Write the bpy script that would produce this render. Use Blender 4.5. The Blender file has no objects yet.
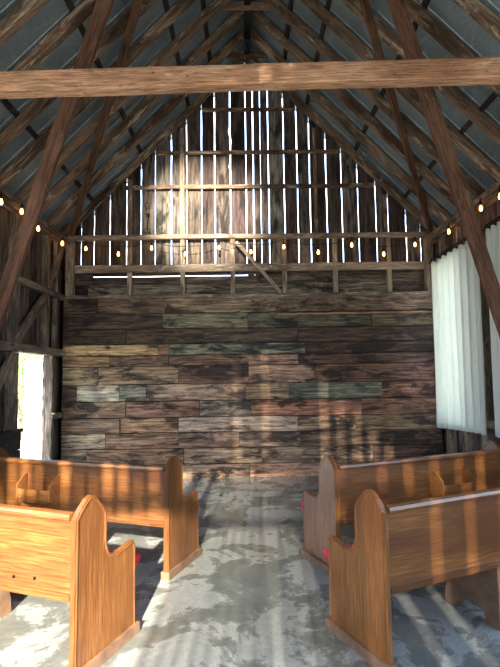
import bpy, bmesh, math, random
from mathutils import Vector, Matrix, noise
rnd = random.Random(11)
SC = bpy.context.scene
COL = SC.collection
R = math.radians
PI = math.pi

# ------------------------------------------------------------------ dimensions (metres)
XL, XR, XM = -2.94, 3.06, 0.06          # inner faces of the side walls, ridge line
YB, YF = 7.70, -2.50                    # inner faces of the end walls
APEX, SLOPE = 6.87, 1.02                # underside of the rafters
METAL = 0.20                            # vertical distance up to the roof sheets
def zr(x, off=0.0): return APEX + off - SLOPE*abs(x-XM)
EAVE = zr(XL)

# ------------------------------------------------------------------ helpers
def obj(name, bm, mat=None, parent=None, smooth=False, mx=None):
    me = bpy.data.meshes.new(name)
    bmesh.ops.recalc_face_normals(bm, faces=bm.faces[:])
    bm.to_mesh(me); bm.free()
    if smooth:
        for p in me.polygons: p.use_smooth = True
    o = bpy.data.objects.new(name, me)
    COL.objects.link(o)
    if mat: me.materials.append(mat)
    if parent: o.parent = parent
    if mx is not None: o.matrix_basis = mx
    return o
def empty(name, loc=(0,0,0), rz=0.0):
    o = bpy.data.objects.new(name, None); COL.objects.link(o)
    o.empty_display_size = .1
    o.location = loc; o.rotation_euler = (0,0,rz)
    return o
def tag(o, label=None, cat=None, group=None, kind=None):
    if label: o['label'] = label
    if cat: o['category'] = cat
    if group: o['group'] = group
    if kind: o['kind'] = kind
    return o
def box(bm, x0,x1,y0,y1,z0,z1):
    v = [bm.verts.new((x,y,z)) for x in (x0,x1) for y in (y0,y1) for z in (z0,z1)]
    return [bm.faces.new([v[i] for i in f]) for f in ((0,1,3,2),(4,6,7,5),(0,4,5,1),(2,3,7,6),(0,2,6,4),(1,5,7,3))]
def prism(bm, pts, f0, f1):
    """closed outline pts; f0/f1 map a 2-D outline point to the two ends"""
    a = [bm.verts.new(f0(p)) for p in pts]; b = [bm.verts.new(f1(p)) for p in pts]
    n = len(pts)
    fa = bm.faces.new(a); fb = bm.faces.new(b[::-1])
    for i in range(n): bm.faces.new((a[i], b[i], b[(i+1)%n], a[(i+1)%n]))
    return fa, fb
def bevel(bm, w, seg=2, ang=40):
    es = [e for e in bm.edges if len(e.link_faces)==2 and e.calc_face_angle(0) > R(ang)]
    bmesh.ops.bevel(bm, geom=es, offset=w, segments=seg, affect='EDGES', profile=.5)
def tube(bm, pts, r, n=8, closed=False):
    pts = [Vector(p) for p in pts]; rings = []
    for i, p in enumerate(pts):
        a = pts[max(0,i-1)]; b = pts[min(len(pts)-1,i+1)]
        t = (b-a).normalized(); s = Vector((0,0,1)) if abs(t.z)<.9 else Vector((1,0,0))
        u = t.cross(s).normalized(); w = u.cross(t)
        rr = r[i] if isinstance(r,(list,tuple)) else r
        rings.append([bm.verts.new(p+(u*math.cos(k*2*PI/n)+w*math.sin(k*2*PI/n))*rr) for k in range(n)])
    for A,B in zip(rings, rings[1:]):
        for k in range(n): bm.faces.new((A[k],A[(k+1)%n],B[(k+1)%n],B[k]))
    bm.faces.new(rings[0][::-1]); bm.faces.new(rings[-1])
def lathe(bm, prof, c=(0,0,0), n=12):
    c = Vector(c); rings = []
    for r,z in prof:
        rings.append([bm.verts.new(c+Vector((max(r,1e-4)*math.cos(k*2*PI/n), max(r,1e-4)*math.sin(k*2*PI/n), z))) for k in range(n)])
    for A,B in zip(rings, rings[1:]):
        for k in range(n): bm.faces.new((A[k],A[(k+1)%n],B[(k+1)%n],B[k]))
    bm.faces.new(rings[0][::-1]); bm.faces.new(rings[-1])

def timber(name, p0, p1, w, h, mat, parent=None, up=(0,0,1), jit=.004, trim0=None, trim1=None):
    """a rough sawn timber; local x runs along its length, local y is width w, local z is depth h"""
    p0, p1 = Vector(p0), Vector(p1); d = p1-p0; L = d.length; x = d.normalized()
    z = Vector(up); z = (z - x*z.dot(x)).normalized(); y = z.cross(x)
    mx = Matrix((x,y,z)).transposed().to_4x4(); mx.translation = p0
    bm = bmesh.new(); n = max(2, int(L/.22)); c = min(w,h)*.09
    prof = [(-w/2+c,-h/2),(w/2-c,-h/2),(w/2,-h/2+c),(w/2,h/2-c),(w/2-c,h/2),(-w/2+c,h/2),(-w/2,h/2-c),(-w/2,-h/2+c)]
    sd = rnd.random()*100; rings = []
    for i in range(n+1):
        t = L*i/n; ring = []
        wy = (noise.noise(Vector((t*.7+sd,0,0))))*jit*1.6; wz = (noise.noise(Vector((t*.7,sd,0))))*jit*1.2
        for k,(a,b) in enumerate(prof):
            j = noise.noise(Vector((t*2.3, k*1.7+sd, 3.1)))*jit
            ring.append(bm.verts.new((t, a+wy+j*(1 if a>0 else -1), b+wz+j*(1 if b>0 else -1))))
        rings.append(ring)
    for A,B in zip(rings, rings[1:]):
        for k in range(8): bm.faces.new((A[k],A[(k+1)%8],B[(k+1)%8],B[k]))
    bm.faces.new(rings[0][::-1]); bm.faces.new(rings[-1])
    return obj(name, bm, mat, parent, mx=mx)

# ------------------------------------------------------------------ materials
def s2l(c):
    return tuple((v/12.92 if v<=.04045 else ((v+.055)/1.055)**2.4) for v in (x/255 for x in c))
class NT:
    def __init__(s, name):
        s.m = bpy.data.materials.new(name); s.m.use_nodes = True; s.t = s.m.node_tree
        s.b = s.t.nodes['Principled BSDF']; s.out = s.t.nodes['Material Output']
    def n(s, ty, **kw):
        nd = s.t.nodes.new(ty)
        for k,v in kw.items():
            if k in nd.inputs: nd.inputs[k].default_value = v
            else: setattr(nd, k, v)
        return nd
    def l(s, a, b): s.t.links.new(a, b)
    def coords(s, scale=(1,1,1), seedattr=None, rand=False, src='Object'):
        tc = s.n('ShaderNodeTexCoord'); mp = s.n('ShaderNodeMapping'); mp.inputs['Scale'].default_value = scale
        s.l(tc.outputs[src], mp.inputs['Vector']); o = mp.outputs['Vector']
        add = None
        if seedattr:
            at = s.n('ShaderNodeAttribute', attribute_name=seedattr); add = at.outputs['Vector']; k = 37.0
        elif rand:
            oi = s.n('ShaderNodeObjectInfo'); cx = s.n('ShaderNodeCombineXYZ')
            s.l(oi.outputs['Random'], cx.inputs[0]); s.l(oi.outputs['Random'], cx.inputs[1]); add = cx.outputs[0]; k = 53.0
        if add is not None:
            ma = s.n('ShaderNodeVectorMath', operation='MULTIPLY_ADD'); ma.inputs[1].default_value = (k,k*1.3,k*.7)
            s.l(add, ma.inputs[0]); s.l(o, ma.inputs[2]); o = ma.outputs[0]
        return o
    def noise(s, vec, scale, detail=4, rough=.6, dist=0.0):
        nd = s.n('ShaderNodeTexNoise'); nd.inputs['Scale'].default_value = scale; nd.inputs['Detail'].default_value = detail
        nd.inputs['Roughness'].default_value = rough; nd.inputs['Distortion'].default_value = dist
        s.l(vec, nd.inputs['Vector']); return nd.outputs['Fac']
    def ramp(s, fac, stops):
        nd = s.n('ShaderNodeValToRGB'); cr = nd.color_ramp
        while len(cr.elements) < len(stops): cr.elements.new(.5)
        for e,(p,c) in zip(cr.elements, stops):
            e.position = p; e.color = (c,c,c,1) if isinstance(c,(int,float)) else (*c,1)
        s.l(fac, nd.inputs[0]); return nd.outputs[0]
    def mix(s, fac, a, b, mode='MIX'):
        nd = s.n('ShaderNodeMix', data_type='RGBA', blend_type=mode)
        for sock, v in ((nd.inputs[0],fac),(nd.inputs[6],a),(nd.inputs[7],b)):
            if hasattr(v,'is_output'): s.l(v, sock)
            elif isinstance(v,(int,float)): sock.default_value = v
            else: sock.default_value = (*v,1)
        return nd.outputs[2]
    def bump(s, h, strength=.3, dist=.01):
        nd = s.n('ShaderNodeBump'); nd.inputs['Strength'].default_value = strength; nd.inputs['Distance'].default_value = dist
        s.l(h, nd.inputs['Height']); s.l(nd.outputs[0], s.b.inputs['Normal'])
    def set(s, color=None, rough=None, metal=None, spec=None):
        for k,v in (('Base Color',color),('Roughness',rough),('Metallic',metal),('Specular IOR Level',spec)):
            if v is None: continue
            if hasattr(v,'is_output'): s.l(v, s.b.inputs[k])
            elif isinstance(v,tuple): s.b.inputs[k].default_value = (*v,1)
            else: s.b.inputs[k].default_value = v
        return s.m

def mat_timber(name, c_dark, c_mid, c_light, light_amt=.5, knots=True):
    t = NT(name)
    v = t.coords((.55,1.6,1.6), rand=True)
    g = t.noise(t.coords((1.6,30,30), rand=True), 3.0, 5, .65)
    big = t.noise(v, 2.2, 5, .65, .5)
    fl = t.noise(t.coords((.9,4,4), rand=True), 2.0, 6, .75, .9)
    sp = t.noise(t.coords((9,14,14), rand=True), 3.0, 3, .6)
    c = t.mix(t.ramp(big,[(.40,0.0),(.56,1.0)]), c_dark, c_mid)
    c = t.mix(t.ramp(fl,[(.66-light_amt*.3,0.0),(.74-light_amt*.3,.85)]), c, c_light)
    c = t.mix(.9, c, t.ramp(g,[(.36,.40),(.50,.95),(.62,1.35)]), 'MULTIPLY')
    c = t.mix(t.ramp(sp,[(.28,.75),(.36,0.0)]), c, tuple(x*.25 for x in c_dark))
    if knots:
        vo = t.n('ShaderNodeTexVoronoi'); vo.inputs['Scale'].default_value = 1.0
        t.l(t.coords((1.7,5,5), rand=True), vo.inputs['Vector'])
        c = t.mix(t.ramp(vo.outputs['Distance'],[(.07,.8),(.15,0.0)]), c, tuple(x*.3 for x in c_dark))
    t.bump(g, .5, .006)
    return t.set(c, .85, spec=.25)
def mat_flatwood(name, axis='z', tone=True, stain=.5, rough=.8, gain=1.0, base=(.2,.13,.08)):
    """boards whose own colour and seed come from attributes stored per board"""
    t = NT(name); sc = {'x':(1.0,9,14),'z':(9,9,.8),'y':(9,1,14)}[axis]
    v = t.coords(sc, seedattr='seed'); v1 = t.coords({'x':(.7,1,2.2),'z':(2.2,2.2,.5),'y':(1,.7,2.2)}[axis], seedattr='seed')
    g = t.noise(v, 2.2, 6, .7, .3); st = t.noise(v1, 2.0, 5, .65, .6); li = t.noise(v1, 3.4, 4, .7, 1.0)
    at = t.n('ShaderNodeAttribute', attribute_name='tone'); c = at.outputs['Color']
    c = t.mix(1.0, c, t.ramp(g,[(.38,.30*gain),(.5,.85*gain),(.62,1.65*gain)]), 'MULTIPLY')
    c = t.mix(t.ramp(st,[(.56-stain*.12,0.0),(.60,.86)]), c, (.012,.010,.009))
    c = t.mix(t.ramp(li,[(.55,0.0),(.68,.6)]), c, t.mix(1.0, at.outputs['Color'], (1.9,1.75,1.6), 'MULTIPLY'))
    ck = t.noise(t.coords({'x':(.45,1,26),'z':(26,26,.45),'y':(1,.45,26)}[axis], seedattr='seed'), 2.0, 3, .6, .4)
    c = t.mix(t.ramp(ck,[(.478,0.0),(.5,.75),(.522,0.0)]), c, (.012,.009,.007))
    # knots
    vo = t.n('ShaderNodeTexVoronoi'); vo.inputs['Scale'].default_value = 1.0
    t.l(t.coords({'x':(2.0,1,5.0),'z':(5,5,1.2),'y':(1,2,5)}[axis], seedattr='seed'), vo.inputs['Vector'])
    c = t.mix(t.ramp(vo.outputs['Distance'],[(.06,.85),(.13,0.0)]), c, (.02,.013,.009))
    t.bump(g, .6, .008)
    return t.set(c, rough, spec=.3)
def mat_pew(name, axis):
    t = NT(name); sc = {'x':(2.2,60,60),'z':(60,60,2.2)}[axis]
    g = t.noise(t.coords(sc, rand=True), 2.2, 6, .62, .5)
    b = t.noise(t.coords({'x':(.5,2,3),'z':(3,2,.5)}[axis], rand=True), 1.7, 3, .5)
    c = t.ramp(g,[(.34,(.085,.029,.007)),(.5,(.155,.059,.014)),(.66,(.25,.108,.030))])
    c = t.mix(t.ramp(b,[(.38,.75),(.60,0.0)]), c, (.07,.022,.006))
    t.bump(g, .12, .003)
    t.b.inputs['Coat Weight'].default_value = .35; t.b.inputs['Coat Roughness'].default_value = .22
    return t.set(c, .42, spec=.4)
def plain(name, c, rough=.6, metal=0.0, nscale=8, amt=.25):
    t = NT(name); g = t.noise(t.coords(), nscale, 4)
    col = t.mix(t.ramp(g,[(.3,0.0),(.7,1.0)]), tuple(x*(1-amt) for x in c), tuple(min(1,x*(1+amt)) for x in c))
    t.bump(g, .1, .003)
    return t.set(col, rough, metal)

M = {}
M['rafter'] = mat_timber('weathered_rafter_wood', (.07,.040,.024), (.22,.14,.085), (.46,.36,.25), .42)
M['brace'] = mat_timber('red_brown_brace_wood', (.085,.040,.022), (.14,.070,.040), (.18,.10,.06), .30)
M['beam'] = mat_timber('sawn_beam_wood', (.27,.135,.068), (.42,.225,.125), (.54,.35,.21), .38, False)
M['frame'] = mat_timber('grey_brown_frame_wood', (.09,.065,.045), (.22,.165,.115), (.38,.31,.23), .42)
M['pale'] = mat_timber('pale_weathered_wood', (.17,.125,.085), (.32,.25,.175), (.48,.40,.30), .45)
M['batten'] = mat_timber('dark_batten_wood', (.018,.013,.011), (.04,.03,.024), (.13,.11,.09), .33)
M['plank'] = mat_flatwood('reclaimed_plank', 'x', stain=.55)
M['siding'] = mat_flatwood('barn_siding', 'z', stain=.35)
M['pew_h'] = mat_pew('varnished_oak_lengthwise', 'x'); M['pew_v'] = mat_pew('varnished_oak_upright', 'z')
M['old_oak'] = plain('worn_dark_oak', (.15,.085,.05), .6, nscale=9, amt=.4)
M['tan_oak'] = mat_pew('light_oak', 'x')
for e_ in [n for n in M['tan_oak'].node_tree.nodes if n.type=='VALTORGB'][0].color_ramp.elements: e_.color = tuple(c*1.5 for c in e_.color[:3])+(1,)
M['red'] = plain('red_velvet', (.55,.02,.05), .85, nscale=60)
M['black_metal'] = plain('black_iron', (.015,.014,.014), .45, .7)
M['rust'] = plain('rusty_iron', (.07,.05,.04), .6, .5, 30)
M['white_paint'] = plain('white_door_paint', (.78,.78,.74), .5)
M['brass'] = plain('aged_brass', (.45,.30,.09), .4, .8, 20)
M['gravel'] = plain('pale_gravel', (.42,.41,.36), .95, 0, 30, .3)
M['leaf'] = plain('green_leaf', (.16,.32,.06), .6, 0, 6, .5)
M['bark'] = plain('brown_bark', (.12,.08,.05), .9, 0, 20, .4)

# roof sheets: dull slate metal with pale scratches
t = NT('slate_grey_roof_metal')
v = t.coords(); b = t.noise(v, .9, 4, .6, .5); f = t.noise(t.coords((1,.35,1)), 5, 5, .7, 1.6)
c = t.mix(t.ramp(b,[(.35,0.0),(.65,1.0)]), (.13,.165,.175), (.25,.30,.31))
c = t.mix(t.ramp(f,[(.488,0.0),(.5,.55),(.512,0.0)]), c, (.50,.53,.53))
M['roof'] = t.set(c, t.ramp(b,[(.3,.38),(.7,.55)]), .35)
# concrete: pale dry skin over darker damp patches
t = NT('damp_polished_concrete')
v = t.coords(); n1 = t.noise(v, 1.45, 7, .66, 1.0); n2 = t.noise(v, 4.2, 6, .7, .6); n3 = t.noise(v, 22, 4, .7)
mk = t.mix(.34, n1, n2); edge = t.ramp(mk,[(.48,0.0),(.525,1.0)])
rim = t.ramp(mk,[(.50,0.0),(.525,1.0),(.555,0.0)])
pale = t.mix(t.ramp(n2,[(.3,0.0),(.7,1.0)]), (.19,.205,.196), (.28,.295,.282)); dark = t.mix(t.ramp(n2,[(.3,0.0),(.7,1.0)]), (.11,.12,.11), (.165,.176,.163))
c = t.mix(edge, dark, pale); c = t.mix(t.mix(1.0, rim, (.5,.5,.5), 'MULTIPLY'), c, (.33,.345,.33))
c = t.mix(.5, c, t.ramp(n3,[(.3,.7),(.7,1.1)]), 'MULTIPLY')
# hairline saw joints
t.bump(n3, .06, .002)
M['floor'] = t.set(c, t.mix(edge, (.10,)*3, (.24,)*3), 0.0, .6)
# curtain: pale canvas that lets some daylight through
t = NT('off_white_canvas'); w = t.noise(t.coords((1,1,.6)), 3, 3); fine = t.noise(t.coords(), 220, 2)
c = t.mix(t.ramp(w,[(.3,0.0),(.7,1.0)]), (.80,.81,.72), (.86,.86,.77))
m = t.set(c, .9, spec=.1); t.bump(fine, .1, .002)
tr = t.n('ShaderNodeBsdfTranslucent'); t.l(c, tr.inputs['Color']); mx = t.n('ShaderNodeMixShader'); mx.inputs[0].default_value = .5
t.l(t.b.outputs[0], mx.inputs[1]); t.l(tr.outputs[0], mx.inputs[2]); t.l(mx.outputs[0], t.out.inputs['Surface'])
M['curtain'] = m
t = NT('glowing_filament_bulb'); t.set((1,.6,.25), .3)
t.b.inputs['Emission Color'].default_value = (1,.38,.085,1); t.b.inputs['Emission Strength'].default_value = 14
M['bulb'] = t.m
t = NT('overexposed_leaf'); t.set((.34,.50,.16), .6)  # leaf green lightened, so outdoor glare is put into the colour
tr = t.n('ShaderNodeBsdfTranslucent'); tr.inputs[0].default_value = (.5,.7,.25,1); mx = t.n('ShaderNodeMixShader'); mx.inputs[0].default_value = .4
t.l(t.b.outputs[0], mx.inputs[1]); t.l(tr.outputs[0], mx.inputs[2]); t.l(mx.outputs[0], t.out.inputs['Surface'])
M['leaf'] = t.m

# ------------------------------------------------------------------ boards with per-board colour
class Boards:
    def __init__(s): s.bm = bmesh.new(); s.tone = s.bm.faces.layers.float_vector.new('tone'); s.seed = s.bm.faces.layers.float_vector.new('seed')
    def mark(s, faces, c):
        sd = Vector((rnd.random(), rnd.random(), rnd.random()))
        for f in faces: f[s.tone] = Vector(c); f[s.seed] = sd
    def slab(s, quadrow, c):
        """quadrow: list of (front_a, front_b, back_a, back_b) sections along the board"""
        rows = [[s.bm.verts.new(p) for p in q] for q in quadrow]; fs = []
        for A,B in zip(rows, rows[1:]):
            for i,j in ((0,1),(1,3),(3,2),(2,0)): fs.append(s.bm.faces.new((A[i],A[j],B[j],B[i])))
        fs.append(s.bm.faces.new([rows[0][i] for i in (0,1,3,2)])); fs.append(s.bm.faces.new([rows[-1][i] for i in (0,2,3,1)]))
        s.mark(fs, c)
    def build(s, name, mat, parent=None): return obj(name, s.bm, mat, parent)
def vary(c, a=.22):
    k = 1 + rnd.uniform(-a, a); return tuple(max(.004, x*k*(1+rnd.uniform(-.06,.06))) for x in c)

# ================================================================== FLOOR, GROUND
bm = bmesh.new(); box(bm, XL-.10, XR+.10, YF-.1, YB+.17, -.12, 0)
floor = obj('floor', bm, M['floor']); tag(floor, 'grey polished concrete floor with pale dried patches and damp stains', 'floor', kind='structure')
bm = bmesh.new(); box(bm, -60, 60, -60, 60, -.4, -.13)
ground = obj('ground', bm, M['gravel']); tag(ground, 'sunlit pale ground outside the side doorway', 'ground', kind='structure')

# ================================================================== ROOF
bm = bmesh.new()
for s in (-1, 1):
    x0 = XM; x1 = XM + s*3.22; y = YF-.3; n = 0
    ys = []
    while y < YB+.35: ys.append(y); y += .50
    ys.append(YB+.35)
    for ya, yb in zip(ys, ys[1:]):
        z0, z1 = zr(x0, METAL), zr(x1, METAL)
        # pan
        th = .012
        v = [bm.verts.new(p) for p in ((x0,ya,z0),(x0,yb,z0),(x1,yb,z1),(x1,ya,z1),(x0,ya,z0+th),(x0,yb,z0+th),(x1,yb,z1+th),(x1,ya,z1+th))]
        for f in ((0,1,2,3),(7,6,5,4),(0,4,5,1),(1,5,6,2),(2,6,7,3),(3,7,4,0)): bm.faces.new([v[i] for i in f])
        # lapped seam showing on the underside
        for w, yy in ((.030, yb),(.014, (ya+yb)/2+.05)):
            dz = .016 if w > .02 else .010
            v = [bm.verts.new(p) for p in ((x0,yy-w/2,z0),(x0,yy,z0-dz),(x0,yy+w/2,z0),(x1,yy-w/2,z1),(x1,yy,z1-dz),(x1,yy+w/2,z1))]
            for f in ((0,1,4,3),(1,2,5,4),(0,3,5,2)): bm.faces.new([v[i] for i in f])
ceiling = obj('ceiling', bm, M['roof']); tag(ceiling, 'dark slate metal roof sheets on exposed wooden rafters', 'roof', kind='structure')
RY = [-2.0,-1.5,-1.0,-.5,0.0,.5,1.0,1.5,2.0,2.5,3.03,3.55,4.06,4.53,5.05,5.54,6.05,6.55,7.05,7.60]
nrm = math.sqrt(1+SLOPE**2)
RD = .105
for y in RY:
    for s in (-1, 1):
        up = Vector((s*SLOPE, 0, 1)).normalized()
        xa = XM + s*.03; xb = (XL-.22) if s<0 else (XR+.22)
        w = .095 if y < 7.5 else .07
        off = up*(RD/2)
        dy = rnd.uniform(-.03,.03) if y < 7.5 else 0
        timber('rafter', Vector((xa, y+dy, zr(xa)))+off, Vector((xb, y-dy, zr(xb)))+off, w*rnd.uniform(.85,1.15), RD, M['rafter'], ceiling, up, .006)
for k, dx in enumerate((.42, .82, 1.60, 2.38, 2.95)):
    for s in (-1, 1):
        up = Vector((s*SLOPE, 0, 1)).normalized()
        x = XM + s*(dx+.07)
        off = up*(RD + .016)
        timber('batten', Vector((x, YF, zr(x)))+off, Vector((x, YB+.1, zr(x)))+off, .06, .030, M['batten'], ceiling, up, .006)
timber('ridge_board', (XM, YF, APEX+.06), (XM, YB, APEX+.06), .035, .22, M['batten'], ceiling)
# short collars near the ridge
for y in (6.05, 7.05):
    timber('collar_tie', (XM-.33, y+.07, APEX-.28), (XM+.33, y+.07, APEX-.28), .03, .10, M['rafter'], ceiling)

# hay track hung under the ridge
tr_ = empty('hay_track', (XM, 0, APEX-.28)); tag(tr_, 'black iron hay trolley rail hanging along under the roof ridge', 'rail')
bm = bmesh.new(); box(bm, -.012, .012, YF+.1, 7.3, .03, .09); box(bm, -.045, .045, YF+.1, 7.3, 0, .018); bevel(bm, .003, 1)
obj('track_rail', bm, M['black_metal'], tr_)
for y in (1.3, 2.8, 4.3, 5.8, 6.9):
    bm = bmesh.new(); tube(bm, [(-.02,y,.05),(-.03,y,.14),(-.02,y,.22)], .012, 6); tube(bm, [(.02,y,.05),(.03,y,.14),(.02,y,.22)], .012, 6)
    obj('hanger_strap', bm, M['black_metal'], tr_)
bm = bmesh.new(); box(bm, -.05,.05, 6.6,6.85, -.12,-.005); bevel(bm, .015)
tube(bm, [(0,6.72,-.11),(.01,6.72,-.20),(.06,6.72,-.25),(.10,6.72,-.22)], .014, 8)
obj('trolley_hook', bm, M['black_metal'], tr_)

# ================================================================== BACK WALL
SIDE_C = [(.10,.070,.052),(.075,.052,.042),(.13,.095,.072),(.17,.135,.108),(.09,.060,.050),(.20,.165,.135)]
slits = [-2.70,-2.49,-2.23,-1.96,-1.72,-1.49,-1.22,-.97,-.72,-.50,-.24,.02,.14,.26,.39,.65,.87,1.08,1.35,1.60,1.87,2.16,2.36,2.65,2.88]
k_ = 1.012
ed = [XL-.12] + [x*k_ for x in slits] + [XR+.12]
B = Boards(); y0, y1 = YB+.125, YB+.150
for i,(a,b) in enumerate(zip(ed, ed[1:])):
    ga = 0 if i==0 else rnd.uniform(.005,.011); gb = 0 if i==len(ed)-2 else rnd.uniform(.005,.011)
    if i in (5,13): gb *= .5
    sec = []; n = 70
    for j in range(n+1):
        u = j/n
        ja = noise.noise(Vector((i*3.1, u*9, 0)))*.005; jb = noise.noise(Vector((i*3.1+1.5, u*9, 4)))*.005
        xa, xb = a+ga+ja, b-gb+jb
        zl = 3.247 if -2.6 < (a+b)/2 < .06 else 3.20
        za, zb = zl+(zr(a, METAL-.01)-zl)*u, zl+(zr(b, METAL-.01)-zl)*u
        bulge = .022*sum(math.exp(-((zb-q_)/.05)**2) for q_ in (5.72,5.10))
        if i == 10: xb -= bulge
        if i == 11: xa += bulge*.6
        sec.append(((xa,y0,za),(xb,y0,zb),(xa,y1,za),(xb,y1,zb)))
    mid = (a+b)/2
    c = vary(rnd.choice(SIDE_C), .3)
    B.slab(sec, c)
# apex board splits at the ridge: the board that holds the ridge line gets a small fillet
wall_back = B.build('wall_back', M['siding']); tag(wall_back, 'end wall of upright barn boards, daylight showing through the gaps', 'wall', kind='structure')

# reclaimed horizontal planks over the lower part
def C(r,g,b,k=1.0): return tuple(x*k for x in s2l((r,g,b)))
rows = [0,.224,.472,.712,.952,1.208,1.47,1.757,1.928,2.11,2.35,2.60,2.87]
def X(px): return (px-249.0)/63.0
plan = [  # board colours, bottom row first; light low on the wall is mixed in
 [(110,C(120,92,76)),(165,C(112,80,62)),(250,C(138,108,92)),(330,C(130,100,82)),(440,C(96,72,58))],
 [(90,C(122,100,84)),(185,C(118,86,64)),(262,C(146,116,98)),(372,C(128,100,84)),(440,C(86,64,52))],
 [(108,C(132,112,92)),(180,C(120,88,66)),(240,C(134,104,86)),(300,C(122,98,82)),(440,C(92,68,54))],
 [(122,C(112,84,66)),(180,C(132,94,60)),(298,C(142,126,106)),(355,C(128,104,76)),(440,C(104,80,54))],
 [(128,C(112,82,64)),(201,C(116,82,62)),(252,C(112,104,92)),(362,C(118,76,54)),(440,C(98,62,44))],
 [(79,C(70,56,44)),(121,C(150,146,130)),(148,C(98,100,86)),(247,C(136,108,88)),(290,C(108,84,68)),(383,C(78,82,68)),(440,C(108,68,46))],
 [(100,C(128,108,80)),(180,C(122,98,72)),(250,C(104,78,62)),(316,C(118,92,76)),(440,C(84,58,44))],
 [(111,C(118,92,60)),(170,C(98,72,56)),(250,C(90,68,54)),(300,C(112,86,72)),(440,C(74,50,40))],
 [(160,C(168,138,88)),(171,C(110,76,60)),(307,C(86,90,76)),(440,C(64,44,34))],
 [(128,C(58,48,38)),(205,C(66,50,38)),(300,C(64,56,46)),(440,C(58,46,36))],
 [(164,C(66,54,44)),(250,C(90,90,76)),(300,C(76,72,62)),(375,C(70,70,56)),(440,C(78,66,48))],
 [(98,C(72,60,48)),(166,C(92,74,58)),(278,C(112,96,78)),(440,C(88,72,58))],
]
B = Boards()
for (z0,z1), row in zip(zip(rows, rows[1:]), plan):
    xa = XL+.01
    for px, col in row:
        xb = min(X(px), XR-.01) if px < 440 else XR-.01
        yo = rnd.uniform(-.016,.012); n = max(2, int((xb-xa)/.12)); sec = []
        sd = rnd.random()*50
        for j in range(n+1):
            x = xa+.003 + (xb-xa-.006)*j/n
            lo = z0+.004+noise.noise(Vector((x*2.2,sd,0)))*.006; hi = z1-.009+noise.noise(Vector((x*2.2,sd,7)))*.006
            y = YB-.062+yo+noise.noise(Vector((x,sd,3)))*.003
            sec.append(((x,y,max(lo,.002)),(x,y,hi),(x,YB-.02,max(lo,.002)),(x,YB-.02,hi)))
        B.slab(sec, tuple((sum(cc)/3*.38+c*.62)*1.75*w_ for cc in [vary(col,.12)] for c, w_ in zip(cc,(1.10,.96,.76))))
        xa = xb
cl = B.build('plank_cladding', M['plank'], wall_back); cl['label'] = 'dark reclaimed horizontal planks in browns, greys and greens'
# boards of the recess above the cladding, with one long bright crack
B = Boards()
for z0,z1,y,c,xa,xb in ((2.80,2.93,.10,C(60,50,42),XL,XR),(2.93,3.09,.085,C(126,116,98),XL+.35,XR-.7),(2.94,3.09,.10,C(80,68,56),XR-.75,XR),(3.10,3.225,.10,C(98,84,66),XL,XR),(3.245,3.42,.10,C(84,68,54),XL,XR)):
    sec = []; n = 40; sd = rnd.random()*9
    for j in range(n+1):
        x = xa+(xb-xa)*j/n
        w = noise.noise(Vector((x*1.5,sd,0)))*.006
        hi = z1 + w + (.019 if (z0==3.10 and (x>.08 or x<-2.6)) else 0)
        sec.append(((x,YB+y,z0+w),(x,YB+y,hi),(x,YB+y+.02,z0+w),(x,YB+y+.02,hi)))
    B.slab(sec, vary(c,.1))
B.build('recess_board', M['plank'], wall_back)
bm = bmesh.new(); box(bm, XL-.12, XR+.12, YB+.125, YB+.15, -.12, 3.222); obj('backing_board', bm, M['batten'], wall_back)  # unseen dark board, added to block daylight between the planks
# sills, rails, girts and studs
def H(name, z, h, y, d, x0=XL, x1=XR, mat='frame'):
    return timber(name, (x0, y, z), (x1, y, z+.0), d, h, M[mat], wall_back, (0,0,1), .005)
H('cladding_ledge', 2.875, .05, YB-.03, .10)
H('rail_board', 3.345, .125, YB+.02, .05, mat='pale')
H('girt', 3.86, .075, YB+.02, .10, mat='pale')
for z, h in ((4.72,.065),(5.31,.06),(6.06,.055)):
    hw = (APEX-z)/SLOPE - .02
    H('girt', z, h, YB+.055, .05, XM-hw, XM+hw, 'rafter')
for x in (-1.90,-1.04,-.22,.63,1.46,2.34):
    top = 3.82 if x in (-.22,.63,1.46,2.34) else zr(x)-.02
    timber('stud', (x, YB+.035, 2.86), (x, YB+.035, top), .075, .06, M['pale'], wall_back, (0,1,0), .004)
for x in (1.17, 2.32):
    timber('stud', (x, YB+.065, 3.86), (x, YB+.065, zr(x)-.01), .055, .05, M['rafter'], wall_back, (0,1,0), .004)
timber('knee_brace', (-.16, YB-.035, 3.76), (.56, YB-.045, 2.90), .055, .04, M['pale'], wall_back, (0,1,0), .004)
timber('ledge_strip', (.5, YB-.085, 2.555), (XR-.02, YB-.085, 2.565), .03, .022, M['beam'], wall_back)
bm = bmesh.new(); box(bm, .33,.75, YB-.10,YB-.065, 2.70,2.86); bevel(bm,.006,1)
obj('patch_board', bm, M['frame'], wall_back)
for x, s in ((XL+.09,-1),(XR-.09,1)):
    timber('corner_post', (x-s*.0, YB-.02, 2.90), (x, YB-.02, zr(x)-.12), .12, .13, M['frame'], wall_back, (0,1,0), .005)

# ================================================================== SIDE WALLS
def side_boards(B, x, sgn, ya, yb, z0, z1, light=1.0):
    """upright boards between ya and yb, outer skin of a side wall"""
    y = ya
    while y < yb-.01:
        w = rnd.uniform(.16,.26); y2 = min(y+w, yb)
        if yb-y2 < .08: y2 = yb
        yo = rnd.uniform(-.008,.008); sec = []
        n = 8
        for j in range(n+1):
            z = z0+(z1-z0)*j/n; q = noise.noise(Vector((y*7,z*2,1)))*.004
            a, b = y+.002+q, y2-.002+q
            sec.append(((x+yo,a,z),(x+yo,b,z),(x+yo+sgn*.03,a,z),(x+yo+sgn*.03,b,z)))
        B.slab(sec, tuple(c*light for c in vary(rnd.choice(SIDE_C),.25)))
        y = y2
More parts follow.
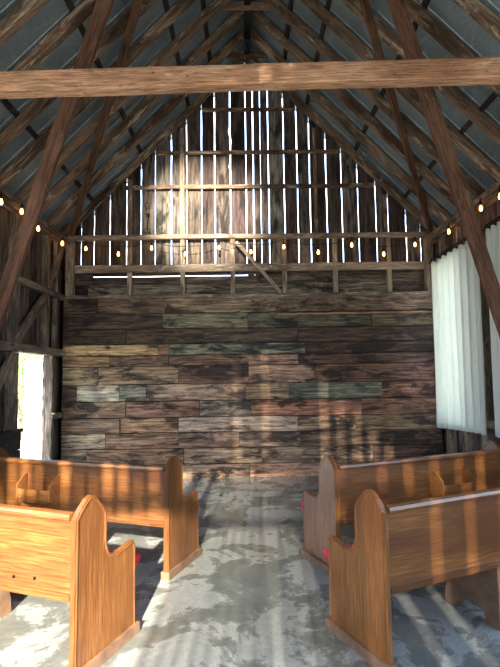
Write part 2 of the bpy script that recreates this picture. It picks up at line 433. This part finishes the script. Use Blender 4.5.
    # battens cover the joints from outside so that they stay dark
def zs(x): return zr(x, METAL)-.015
DY0, DY1, DZ = 6.16, 7.20, 1.93        # doorway in the left wall
B = Boards(); xs = XL-.07
OY0, OY1, OZ0, OZ1 = -2.0, 3.6, .90, 3.45   # unseen open bay beside the viewer, added to let in more daylight
side_boards(B, xs, -1, YF, OY0, -.12, zs(xs-.03)); side_boards(B, xs, -1, OY1, DY0, -.12, zs(xs-.03))
side_boards(B, xs, -1, OY0, OY1, -.12, OZ0); side_boards(B, xs, -1, OY0, OY1, OZ1, zs(xs-.03))
side_boards(B, xs, -1, DY0, DY1, DZ, zs(xs-.03))
side_boards(B, xs, -1, DY1, YB+.15, -.12, zs(xs-.03))
wall_left = B.build('wall_left', M['siding']); tag(wall_left, 'side wall of upright brown boards with the open doorway', 'wall', kind='structure')
bm = bmesh.new(); box(bm, xs-.045, xs-.034, YF, OY0, 0, zs(xs-.05)); box(bm, xs-.045, xs-.034, OY1, DY0, 0, zs(xs-.05)); box(bm, xs-.045, xs-.034, OY0, OY1, 0, OZ0); box(bm, xs-.045, xs-.034, OY0, OY1, OZ1, zs(xs-.05)); box(bm, xs-.045, xs-.034, DY1, YB+.15, 0, zs(xs-.05)); box(bm, xs-.045, xs-.034, DY0, DY1, DZ, zs(xs-.05))
obj('outer_sheathing', bm, M['frame'], wall_left)
def LW(name, a, b, w, h, up=(1,0,0), mat='frame', jit=.005): return timber(name, a, b, w, h, M[mat], wall_left, up, jit)
xg = XL-.02
LW('wall_plate', (XL+.02, YF, EAVE-.05), (XL+.02, YB, EAVE-.05), .15, .13, (0,0,1))
LW('girt', (xg+.01, YF, 2.86), (xg+.01, YB-.1, 2.86), .09, .11, (1,0,0))
LW('door_head', (xg+.015, YF, 1.985), (xg+.015, YB-.1, 1.985), .11, .12, (1,0,0))
for y in (-1.6,.2,2.0,3.8,5.12,6.06):
    LW('post', (xg, y, 2.04), (xg, y, EAVE-.12), .15, .10, (1,0,0)); LW('post', (xg, y, 0), (xg, y, 1.92), .17, .10, (1,0,0))
LW('door_jamb', (xg, DY1+.05, 0), (xg, DY1+.05, 1.92), .10, .10, (1,0,0))
LW('post', (xg, 7.0, 2.04), (xg, 7.0, EAVE-.12), .12, .08, (1,0,0))
LW('post', (xg, 7.35, 2.04), (xg, 7.35, EAVE-.12), .09, .05, (1,0,0))
LW('knee_brace', (xg+.03, 6.07, 2.06), (xg+.03, 6.95, 2.80), .13, .05, (1,0,0))
LW('knee_brace', (xg+.03, 7.05, 2.95), (xg+.03, 7.55, 3.70), .10, .05, (1,0,0))
LW('knee_brace', (xg+.03, 5.25, 1.10), (xg+.03, 6.02, 1.88), .13, .05, (1,0,0))
LW('knee_brace', (xg+.03, 4.2, 2.06), (xg+.03, 4.95, 2.80), .12, .05, (1,0,0))
B = Boards()
for k,(z0,z1) in enumerate(((.02,.24),(.25,.47),(.48,.70),(.71,.92))):
    B.slab([((XL+.075,y,z0),(XL+.075,y,z1),(XL+.045,y,z0),(XL+.045,y,z1)) for y in (3.0,4.0,5.0,6.15)], (.035,.032,.026))
B.build('kick_board', M['plank'], wall_left)
bm = bmesh.new(); box(bm, XL-.0, XL+.10, 3.0, 6.16, .925, .965); bevel(bm,.006,1); obj('kick_ledge', bm, M['batten'], wall_left)
bm = bmesh.new(); box(bm, XL+.02, XL+.06, 7.16, 7.58, .98, 1.06); bevel(bm,.006,1)
o = obj('door_bar', bm, M['frame'], wall_left)
bm = bmesh.new(); box(bm, XL+.03, XL+.075, 7.18, 7.26, 1.045, 1.075); bevel(bm,.006,1); obj('brass_catch', bm, M['brass'], wall_left)

# open door leaf outside the doorway, swung back into the sun
dr = empty('door_1', (XL-.12, DY1+.03, -.13), R(38)); tag(dr, 'white door standing open outside the side doorway', 'door', kind='structure')
bm = bmesh.new(); box(bm, -.04,.0, 0,.92, .03,2.0)
for z0,z1 in ((.2,.85),(1.0,1.8)): box(bm, -.002,.012, .14,.78, z0,z1)
bevel(bm,.006,1); obj('door_leaf', bm, M['white_paint'], dr)
bm = bmesh.new(); lathe(bm, [(.0,0),(.03,.0),(.034,.02),(.014,.03),(.014,.05),(.034,.06),(.04,.085),(.03,.11),(0,.115)], n=14)
obj('door_knob', bm, M['rust'], dr, True, Matrix.Translation((.0,.82,1.0)) @ Matrix.Rotation(R(90),4,'Y'))

# right wall with a curtained window bay
B = Boards(); xs = XR+.07
WY2, WY3, WZ0, WZ1 = 6.38, 7.24, .98, 3.20
side_boards(B, xs, 1, YF, OY0, -.12, zs(xs+.03)); side_boards(B, xs, 1, 3.4, WY2, -.12, zs(xs+.03)); side_boards(B, xs, 1, WY3, YB+.15, -.12, zs(xs+.03))
for a,b in ((OY0,3.4),(WY2,WY3)):  # first span is the unseen opening added for more daylight
    side_boards(B, xs, 1, a, b, -.12, WZ0); side_boards(B, xs, 1, a, b, WZ1, zs(xs+.03))
wall_right = B.build('wall_right', M['siding']); tag(wall_right, 'side wall of upright boards behind the white curtains', 'wall', kind='structure')
bm = bmesh.new()
for a,b,z0,z1 in ((YF,OY0,0,zs(xs+.05)),(3.4,WY2,0,zs(xs+.05)),(OY0,3.4,0,WZ0),(OY0,3.4,WZ1,zs(xs+.05)),(WY3,YB+.15,0,zs(xs+.05)),(WY2,WY3,0,WZ0),(WY2,WY3,WZ1,zs(xs+.05))):
    box(bm, xs+.034, xs+.045, a, b, z0, z1)
obj('outer_sheathing', bm, M['frame'], wall_right)
def RW(name, a, b, w, h, up=(1,0,0), mat='frame', jit=.005): return timber(name, a, b, w, h, M[mat], wall_right, up, jit)
xg = XR+.02
RW('wall_plate', (XR-.02, YF, EAVE-.05), (XR-.02, YB, EAVE-.05), .15, .13, (0,0,1))
RW('girt', (xg, YF, WZ1+.06), (xg, YB-.1, WZ1+.06), .12, .08)
RW('window_sill_rail', (xg, YF, WZ0-.05), (xg, YB-.1, WZ0-.05), .10, .08)
for y in (-1.6,.2,2.0,3.5,5.08,6.82,7.35):
    RW('post', (xg, y, WZ1+.12), (xg, y, EAVE-.12), .13, .08); RW('post', (xg, y, 0), (xg, y, WZ0-.10), .15, .10)
for y in (3.5,5.08,6.22): RW('post', (xg, y, WZ0), (xg, y, WZ1), .16, .10)
for y in (6.25,): RW('post', (xg, y, 0), (xg, y, WZ0-.10), .15, .10)

# front wall behind the viewer: tall barn door opening and gappy boards
B = Boards(); FX0, FX1, FZ = -2.90, -.80, 3.45
fe = [XL-.12] + [-2.90+.14*k for k in range(16)] + [-.80+.09*k for k in range(16)] + [.70,.93,1.18,1.44,1.70,1.93,2.22,2.48,2.75,XR+.12]
fe = [round(x,3) for x in fe]
wide, gap_up = {}, {}
for k in range(16): wide[fe[1+k]] = .038*rnd.uniform(.7,1.2); 
UP = (.02,.07,.0,.0,.05,.08,.02,.0,.06,.0,.0,.07,.05,.0,.03,.06)
for k,g in enumerate((.044,.040,.036,.036,.030,.032,.030,.024,.018,.026,.014,.018,.010,.008,.004,.012)): wide[fe[17+k]] = g
for x,g in ((.93,.012),(1.18,.011),(1.44,.013),(1.70,.012),(1.93,.014),(2.48,.010)): wide[x] = g; gap_up[x] = g
for k,g in ((19,.004),(21,.010),(23,.004),(26,.010),(28,.003)): gap_up[fe[k]] = g
FT = 4.75
for x,x2 in zip(fe, fe[1:]):
    zb = FZ if (x >= -2.9 and x2 <= -.795) else -.12
    sec = []
    top = FT if x2 <= -.795 else FZ
    lev = [0,1.2,2.2,3.2,FZ,FZ+.02,FT,FT+.02] if zb < 0 else [FZ,3.9,FT,FT+.02]
    for zv in lev+[99]:
        za, zc = min(zv, zr(x,METAL-.01)), min(zv, zr(x2,METAL-.01))
        q = noise.noise(Vector((x*5,zv*.8,2)))*.002
        ga, gb = wide.get(x,0.0)/2, wide.get(x2,0.0)/2
        if zv > FZ+.01:
            hi_ = FT+.01 < zv
            ga, gb = [(gap_up.get(q_,0.0) if hi_ else (UP[fe.index(q_)-1] if q_ < -.81 and q_ > -3 else max(gap_up.get(q_,0.0), .65*wide.get(q_,0.0))))/2 for q_ in (x,x2)]
        sec.append(((x+ga+q,YF-.06,za),(x2-gb+q,YF-.06,zc),(x+ga+q,YF-.085,za),(x2-gb+q,YF-.085,zc)))
    B.slab(sec, vary(rnd.choice(SIDE_C)))
wall_front = B.build('wall_front', M['siding']); tag(wall_front, 'gappy board end wall with the tall barn doorway', 'wall', kind='structure')
for z in (3.55, 4.7, 5.7):
    hw = min((APEX-z)/SLOPE, 2.95)
    timber('girt', (XM-hw, YF-.02, z), (XM+hw, YF-.02, z), .06, .09, M['frame'], wall_front)

# ================================================================== TIE BEAM AND BRACES
tb = timber('tie_beam', (XL+.0, 3.55, 3.845), (XR-.0, 3.55, 3.955), .115, .165, M['beam'], None, (0,0,1), .006)
tag(tb, 'long sawn timber beam spanning the barn from wall to wall overhead', 'beam')
def brace(a, b, w, d, label):
    a, b = Vector(a), Vector(b)
    o = timber('diagonal_brace', a, b, w, d, M['brace'], None, (0,1,0), .006)
    return tag(o, label, 'brace', 'diagonal roof braces')
brace((-2.835,5.098,1.70),(-1.275,4.33,5.36), .145,.06, 'thick brown diagonal brace running down beside the board wall with the doorway')
brace((2.945,5.062,1.292),(1.40,4.27,5.34), .145,.06, 'thick brown diagonal brace running down in front of the white curtains')
brace((-2.78,7.50,3.86),(-1.00,4.62,5.70), .085,.05, 'thin reddish brace under the roof slope above the doorway wall')
brace((2.93,7.42,3.83),(1.20,4.62,5.63), .085,.05, 'thin reddish brace under the roof slope above the curtain wall')

# ================================================================== PEWS
PROF = [(0,0),(0,.838),(.05,.893),(.092,.928),(.125,.940),(.158,.932),(.195,.900),(.235,.858),(.256,.825),(.262,.78),(.263,.66),(.272,.61),(.295,.575),(.33,.556),(.37,.552),(.44,.560),(.515,.570),(.540,.565),(.550,.545),(.552,.50),(.552,0)]
def end_panel_bm(a0, a1):
    bm = bmesh.new()
    prism(bm, PROF, lambda p:(a0,p[0],p[1]), lambda p:(a1,p[0],p[1]))
    bmesh.ops.recalc_face_normals(bm, faces=bm.faces[:])
    big = sorted(bm.faces, key=lambda f:-f.calc_area())[:2]
    bmesh.ops.inset_individual(bm, faces=big, thickness=.018, depth=0.0)
    bmesh.ops.inset_individual(bm, faces=big, thickness=.004, depth=-.004)
    es = [e for e in bm.edges if len(e.link_faces)==2 and e.calc_face_angle(0)>R(60) and abs(e.verts[0].co.x-e.verts[1].co.x)<1e-5 and min(abs(e.verts[0].co.x-a0),abs(e.verts[0].co.x-a1))<1e-5]
    bmesh.ops.bevel(bm, geom=es, offset=.008, segments=2, affect='EDGES')
    return bm
T_ = .045
def make_pew(L, rack=True, holes=False):
    """local x runs from the aisle end outward, y from the back forward"""
    p = empty('pew')
    for a0, a1 in ((0,T_),(L-T_,L)):
        e = obj('end_panel', end_panel_bm(a0,a1), M['pew_v'], p)
        bm = bmesh.new(); box(bm, a0-.016, a1+.016, -.010, .575, .002, .062); bevel(bm,.006,2); s = obj('base_shoe', bm, M['old_oak'], e); s['label'] = 'scuffed base strip'
    bm = bmesh.new(); box(bm, T_, L-T_, .012, .034, .44, .835); bevel(bm,.004,1); obj('back_panel', bm, M['pew_h'], p)
    bm = bmesh.new(); prism(bm, [(-.008,.835),(-.012,.850),(-.004,.866),(.03,.872),(.055,.862),(.058,.840),(.044,.828)], lambda q:(T_,q[0],q[1]), lambda q:(L-T_,q[0],q[1])); obj('top_rail', bm, M['pew_h'], p)
    bm = bmesh.new(); box(bm, T_, L-T_, .002, .042, .415, .448); bevel(bm,.008,2); obj('bottom_rail', bm, M['pew_h'], p)
    bm = bmesh.new(); box(bm, T_, L-T_, .045, .59, .385, .410); bevel(bm,.006,2); obj('seat', bm, M['pew_h'], p)
    bm = bmesh.new()
    prism(bm, [(.06,0),(.06,.38),(.47,.38),(.44,.28),(.49,.10),(.50,0),(.41,0),(.39,.05),(.34,.085),(.25,.095),(.18,.07),(.15,0)], lambda q:(L*.5,q[0],q[1]+.001), lambda q:(L*.5+.06,q[0],q[1]+.001)); bevel(bm,.005,1)
    box(bm, L*.5+.06, L*.5+.40, .22, .26, .16, .30)
    c = obj('centre_support', bm, M['old_oak'], p); c['label'] = 'dark bracket foot under the seat'
    if rack:
        bm = bmesh.new(); x0 = 1.0 if L < 1.9 else 1.09; x1 = x0+.34
        rk = None
        box(bm, x0, x1, -.105, -.092, .525, .635); box(bm, x0, x1, -.095, .012, .525, .538); bevel(bm,.003,1)
        rk = obj('book_rack', bm, M['tan_oak'], p); rk['label'] = 'pale hymn book holder on the back'
        for xx in (x0-.014, x1):
            bm = bmesh.new(); prism(bm, [(.012,.49),(.012,.75),(-.02,.745),(-.108,.675),(-.112,.55),(-.06,.51)], lambda q:(xx,q[0],q[1]), lambda q:(xx+.014,q[0],q[1])); bevel(bm,.003,1)
            obj('rack_bracket', bm, M['tan_oak'], rk)
    if holes:
        for x,z in ((.29,.50),(.44,.49)):
            bm = bmesh.new(); lathe(bm, [(0,0),(.009,0),(.009,.006),(0,.006)], n=10)
            obj('screw_hole', bm, M['black_metal'], p, mx=Matrix.Translation((x,.013,z)) @ Matrix.Rotation(R(90),4,'X'))
    return p
def make_cushion(L):
    bm = bmesh.new()
    pr = [(.09,.412),(.595,.412),(.600,.385),(.620,.370),(.655,.372),(.682,.392),(.692,.425),(.688,.426),(.668,.434),(.640,.428),(.610,.420),(.55,.419),(.30,.420),(.12,.422),(.085,.418)]
    n = 14; rings = []
    for i in range(n+1):
        u = i/n; x = T_+.006 + (L-2*T_-.012)*u
        e = min(u, 1-u)*n; sh = 1.0 if e >= 1 else .94
        rings.append([bm.verts.new((x, .35+(a-.35)*(1 if sh==1 else .985), .412+(z-.412)*sh if z>.412 else z)) for a,z in pr])
    for A,B_ in zip(rings, rings[1:]):
        for k in range(len(pr)): bm.faces.new((A[k],A[(k+1)%len(pr)],B_[(k+1)%len(pr)],B_[k]))
    bm.faces.new(rings[0][::-1]); bm.faces.new(rings[-1])
    return obj('seat_cushion', bm, M['red'], None, True)
def mirror_children(o):
    for c in o.children:
        me = c.data
        if c.matrix_basis != Matrix():
            me.transform(c.matrix_basis); c.matrix_basis = Matrix()
        me.transform(Matrix.Scale(-1,4,(1,0,0))); me.flip_normals()
        mirror_children(c)
def place(root, x, y, ang, left):
    if left:
        if root.type == 'MESH': root.data.transform(Matrix.Scale(-1,4,(1,0,0))); root.data.flip_normals()
        else: mirror_children(root)
    root.location = (x,y,0); root.rotation_euler = (0,0,R(ang))
specs = [  # corner of the aisle end, angle, left?, length, rack, holes, labels
 (-.645,3.92,-20,True,1.93,True,False,'sunlit wooden pew farther down the aisle, beside the doorway wall','red seat cushion on the farther pew beside the doorway wall'),
 (-.92,2.64,-21,True,1.93,False,True,'wooden pew with bright yellow sunlit back, nearest on the doorway side','red seat cushion on the nearest pew on the doorway side'),
 (.68,3.87,22,False,1.87,True,False,'wooden pew with pale book holder, farther down on the curtain side','red seat cushion on the farther pew on the curtain side'),
 (.72,2.67,24,False,1.85,False,False,'brown wooden pew nearest on the curtain side of the aisle','red seat cushion on the nearest pew on the curtain side'),
]
for x,y,a,left,L,rk,hl,lab,labc in specs:
    p = make_pew(L, rk, hl); place(p, x, y, a, left); tag(p, lab, 'pew', 'pews along the aisle')
    c = make_cushion(L); place(c, x, y, a, left); tag(c, labc, 'cushion', 'red pew cushions')

# ================================================================== CURTAINS
CX = 2.84
def zrod(y): return 3.385
rod = empty('curtain_rod', (CX, 0, 3.285)); tag(rod, 'dark curtain rod along the side wall holding the white curtains', 'curtain rod')
bm = bmesh.new(); tube(bm, [(0,3.3+i*.25,0) for i in range(17)], .016, 10); obj('rod', bm, M['black_metal'], rod, True)
bm = bmesh.new(); pts = [(math.cos(i*.55)*.0165, 3.35+i*.0165, math.sin(i*.55)*.0165) for i in range(236)]; tube(bm, pts, .0035, 5); obj('rope_wrap', bm, M['batten'], rod, True)
for y in (3.4, 5.64, 7.27):
    bm = bmesh.new(); box(bm, .0,.14, y-.012,y+.012, -.012,.012); box(bm, .13,.145, y-.02,y+.02, -.06,.06); obj('bracket', bm, M['black_metal'], rod)
def curtain(y0, y1, folds, label, seed, zb0, zb1):
    root = empty('curtain', (CX, 0, 0)); tag(root, label, 'curtain', 'white curtains on the rod')
    bm = bmesh.new(); nu, nv = folds*10, 30; g = []
    for j in range(nv+1):
        v = j/nv; row = []
        for i in range(nu+1):
            u = i/nu; ph = u*folds*2*PI + PI
            amp = .040*(1-.35*v) + .012*v
            x = math.sin(ph)*amp*(1+.35*noise.noise(Vector((u*6+seed,0,0)))) + .016*v*noise.noise(Vector((u*7+seed,v*2,5))) - .02*v
            yy = y0+(y1-y0)*u + .012*noise.noise(Vector((u*9,v*1.5,seed)))*v
            zt = 3.258 + .003*math.cos(ph*2)
            zb = zb0+(zb1-zb0)*u + .018*noise.noise(Vector((u*5,seed,1)))
            row.append(bm.verts.new((x, yy, zt+(zb-zt)*v)))
        g.append(row)
    for A,B_ in zip(g, g[1:]):
        for i in range(nu): bm.faces.new((A[i],A[i+1],B_[i+1],B_[i]))
    o = obj('cloth', bm, M['curtain'], root, True)
    md = o.modifiers.new('thick','SOLIDIFY'); md.thickness = .004
    for k in range(folds*2):
        u = (k+.5)/(folds*2)*1.0
        y = y0+(y1-y0)*((k*.5)/folds+.0) + (y1-y0)*.25/folds*0
        bm = bmesh.new()
        n1, n2 = 12, 6
        for a in range(n1):
            for b in range(n2): pass
        rings = []
        for a in range(n1):
            A_ = a*2*PI/n1; cen = Vector((math.cos(A_)*.034,0,math.sin(A_)*.034)); rad = Vector((math.cos(A_),0,math.sin(A_)))
            rings.append([bm.verts.new(Vector((0,y,3.285))+cen+(rad*math.cos(b*2*PI/n2)+Vector((0,1,0))*math.sin(b*2*PI/n2))*.009) for b in range(n2)])
        for a in range(n1):
            for b in range(n2): bm.faces.new((rings[a][b],rings[(a+1)%n1][b],rings[(a+1)%n1][(b+1)%n2],rings[a][(b+1)%n2]))
        obj('grommet', bm, M['black_metal'], root, True)
    return root
curtain(5.74, 7.24, 8, 'white pleated curtain with dark grommets hanging beside the plank end wall', 1.7, .85, .78)
curtain(5.17, 5.55, 3, 'white curtain nearer the viewer, cut by the picture edge', 6.1, .87, .86)

# ================================================================== STRING LIGHTS
def string(name_label, path, bulbs):
    root = empty('string_lights', path[0]); tag(root, name_label, 'string lights')
    o0 = Vector(path[0])
    pts = []
    P = [Vector(p) for p in path]
    for a,b in zip(P, P[1:]):
        n = 8
        for i in range(n):
            u = i/n; q = a.lerp(b,u); q.z -= .035*4*u*(1-u); pts.append(q-o0)
    pts.append(P[-1]-o0)
    bm = bmesh.new(); tube(bm, pts, .006, 6); obj('cable', bm, M['black_metal'], root, True)
    for b in bulbs:
        q = Vector(b)-o0
        bm = bmesh.new(); lathe(bm, [(0,.006),(.010,.008),(.017,.018),(.020,.034),(.018,.050),(.012,.064),(.010,.076)], q-Vector((0,0,.034)), 12)
        e = obj('bulb', bm, M['bulb'], root, True); e['label'] = 'glowing warm bulb'
        bm = bmesh.new(); lathe(bm, [(.011,.042),(.016,.046),(.016,.085),(.008,.10),(.006,.14)], q, 10); obj('socket', bm, M['black_metal'], e, True)
b_ = [(-2.79,3.95,3.62),(-2.79,4.40,3.56),(-2.79,4.85,3.64),(-2.79,5.35,3.60),(-2.79,5.85,3.66),(-2.79,6.33,3.59),(-2.79,7.17,3.62)]
up = lambda p, d=.12: (p[0], p[1], p[2]+d)
string('string of glowing bulbs along the top of the doorway wall', [(-2.80,YF+.6,3.73),(-2.79,1.0,3.72)]+[up(b) for b in b_]+[(-2.79,7.5,3.74)], b_)
b_ = [(-2.56,7.55,3.64),(-2.04,7.55,3.545),(-1.51,7.55,3.635),(-.97,7.55,3.535),(-.43,7.55,3.63),(.08,7.55,3.555),(.61,7.55,3.63),(1.16,7.55,3.535),(1.70,7.55,3.645),(2.21,7.55,3.49),(2.72,7.55,3.64)]
string('string of glowing bulbs across the end wall', [(-2.74,7.55,3.78)]+[up(b,.13) for b in b_]+[(2.84,7.55,3.78)], b_)
b_ = [(2.91,6.71,3.595),(2.91,6.21,3.52),(2.91,5.76,3.60),(2.91,5.31,3.58),(2.91,4.8,3.54),(2.91,4.3,3.60)]
string('string of glowing bulbs above the white curtains', [(2.90,7.45,3.76)]+[up(b) for b in b_]+[(2.91,1.0,3.72),(2.91,YF+.6,3.73)], b_)

# ================================================================== HOOK ON THE GABLE
hk = empty('hanging_hook', (-1.615, YB+.0, 3.96)); tag(hk, 'small iron pulley hook hanging on the upright boards of the gable', 'hook')
bm = bmesh.new(); tube(bm, [(0,0,.05),(0,0,.42)], .007, 6); obj('rod', bm, M['rust'], hk, True)
bm = bmesh.new(); tube(bm, [(.05*math.sin(a*PI/8),0,.0+.05*math.cos(a*PI/8)) for a in range(17)], .011, 7); obj('ring', bm, M['rust'], hk, True)
bm = bmesh.new(); tube(bm, [(.034*math.sin(a*PI/8),0,.45+.034*math.cos(a*PI/8)) for a in range(17)], .010, 7); obj('eye', bm, M['rust'], hk, True)
bm = bmesh.new(); box(bm, -.035,.035,-.012,.012,.30,.36); bevel(bm,.006,1); obj('block', bm, M['rust'], hk)

# ================================================================== OUTSIDE
def shrub(x, y, r, h, label, n=900):
    root = empty('shrub', (x,y,-.13)); tag(root, label, 'shrub', 'shrubs outside the doorway')
    bm = bmesh.new()
    for k in range(6):
        a = k*1.05; tube(bm, [(0,0,0),(math.cos(a)*r*.2,math.sin(a)*r*.2,h*.4),(math.cos(a)*r*.5,math.sin(a)*r*.5,h*.8)], [.04,.025,.008], 6)
    obj('stem', bm, M['bark'], root)
    bm = bmesh.new()
    for k in range(n):
        th = rnd.uniform(0,2*PI); u = rnd.uniform(-1,1); q = rnd.random()**.4
        c = Vector((math.cos(th)*math.sqrt(1-u*u)*r*q, math.sin(th)*math.sqrt(1-u*u)*r*q, h*.55+u*h*.45*q))
        d = Vector((rnd.uniform(-1,1),rnd.uniform(-1,1),rnd.uniform(-1,.6))).normalized(); s = d.cross(Vector((rnd.random(),rnd.random(),1))).normalized()
        l = rnd.uniform(.08,.17); w = l*.32; nn = d.cross(s)*l*.12
        v = [bm.verts.new(c+p) for p in (-d*l, s*w+nn, d*l, -s*w+nn)]
        bm.faces.new((v[0],v[1],v[2])); bm.faces.new((v[0],v[2],v[3]))
    obj('foliage', bm, M['leaf'], root)
for x,y,r,h,l in ((-6.3,13.6,.9,3.2,'tall green shrub seen through the doorway beside the white door'),(-7.75,15.7,1.0,3.8,'pale green shrub at the dark jamb side of the doorway'),(-7.9,18.6,1.2,5.0,'tall shrub behind the others, just above the open white door')):
    shrub(x,y,r,h,l)

# ================================================================== LIGHT
EL, AZ = R(24.3), R(1.5)
d = Vector((math.sin(AZ)*math.cos(EL), math.cos(AZ)*math.cos(EL), -math.sin(EL)))
L = bpy.data.lights.new('sun','SUN'); L.energy = 30.0; L.angle = R(.9); L.color = (1.0,.90,.74)
o = bpy.data.objects.new('sun', L); COL.objects.link(o); o.rotation_euler = d.to_track_quat('-Z','Y').to_euler(); o.location = (0,-20,12)
# added fill spot without a fixture, standing in for light reflected onto the gable
L = bpy.data.lights.new('gable_fill_spot','SPOT'); L.energy = 19000; L.spot_size = R(13); L.spot_blend = .9; L.shadow_soft_size = .08; L.color = (1,.91,.79)
o = bpy.data.objects.new('gable_fill_spot', L); COL.objects.link(o); o.location = (-.4,-2.2,5.75)
o.rotation_euler = (Vector((-.66,YB,4.28))-o.location).to_track_quat('-Z','Y').to_euler()
def portal(name, loc, rot, sx, sy):
    L = bpy.data.lights.new(name,'AREA'); L.shape = 'RECTANGLE'; L.size = sx; L.size_y = sy; L.cycles.is_portal = True
    o = bpy.data.objects.new(name, L); COL.objects.link(o); o.location = loc; o.rotation_euler = rot
portal('door_portal', ((FX0+FX1)/2, YF-.1, FZ/2), (R(90),0,0), FX1-FX0, FZ)
o = bpy.data.objects['door_portal']; o.rotation_euler = Vector((0,1,0)).to_track_quat('-Z','Z').to_euler()
W = bpy.data.worlds.new('sky'); SC.world = W; W.use_nodes = True; nt = W.node_tree
bg = nt.nodes['Background']
tc = nt.nodes.new('ShaderNodeTexCoord'); sx = nt.nodes.new('ShaderNodeSeparateXYZ'); rp = nt.nodes.new('ShaderNodeValToRGB')
nt.links.new(tc.outputs['Generated'], sx.inputs[0]); nt.links.new(sx.outputs['Z'], rp.inputs[0]); nt.links.new(rp.outputs[0], bg.inputs['Color'])
e = rp.color_ramp.elements; e[0].position = 0.0; e[0].color = (.64,.79,1,1); e[1].position = .7; e[1].color = (.56,.72,1,1)
bg.inputs['Strength'].default_value = 6

# ================================================================== CAMERA
cam = bpy.data.cameras.new('camera'); cam.sensor_fit = 'VERTICAL'; cam.sensor_height = 24; cam.lens = 480/667*24; cam.clip_end = 300
co = bpy.data.objects.new('camera', cam); COL.objects.link(co); SC.camera = co
p, yw, rl = R(4.9), R(.36), R(.8)
f = Vector((math.sin(yw)*math.cos(p), math.cos(yw)*math.cos(p), math.sin(p))); r = Vector((math.cos(yw),-math.sin(yw),0)); u = r.cross(f)
r2 = r*math.cos(rl)-u*math.sin(rl); u2 = r*math.sin(rl)+u*math.cos(rl)
mx = Matrix((r2,u2,-f)).transposed().to_4x4(); mx.translation = (0,0,1.6); co.matrix_world = mx

SC.view_settings.view_transform = 'Standard'; SC.view_settings.look = 'None'; SC.view_settings.gamma = 1.0
SC.view_settings.use_curve_mapping = False; SC.view_settings.exposure = 0.32
SC.cycles.use_denoising = True
SC.cycles.max_bounces = 10; SC.cycles.diffuse_bounces = 6; SC.cycles.glossy_bounces = 4
SC.cycles.sample_clamp_indirect = 6.0
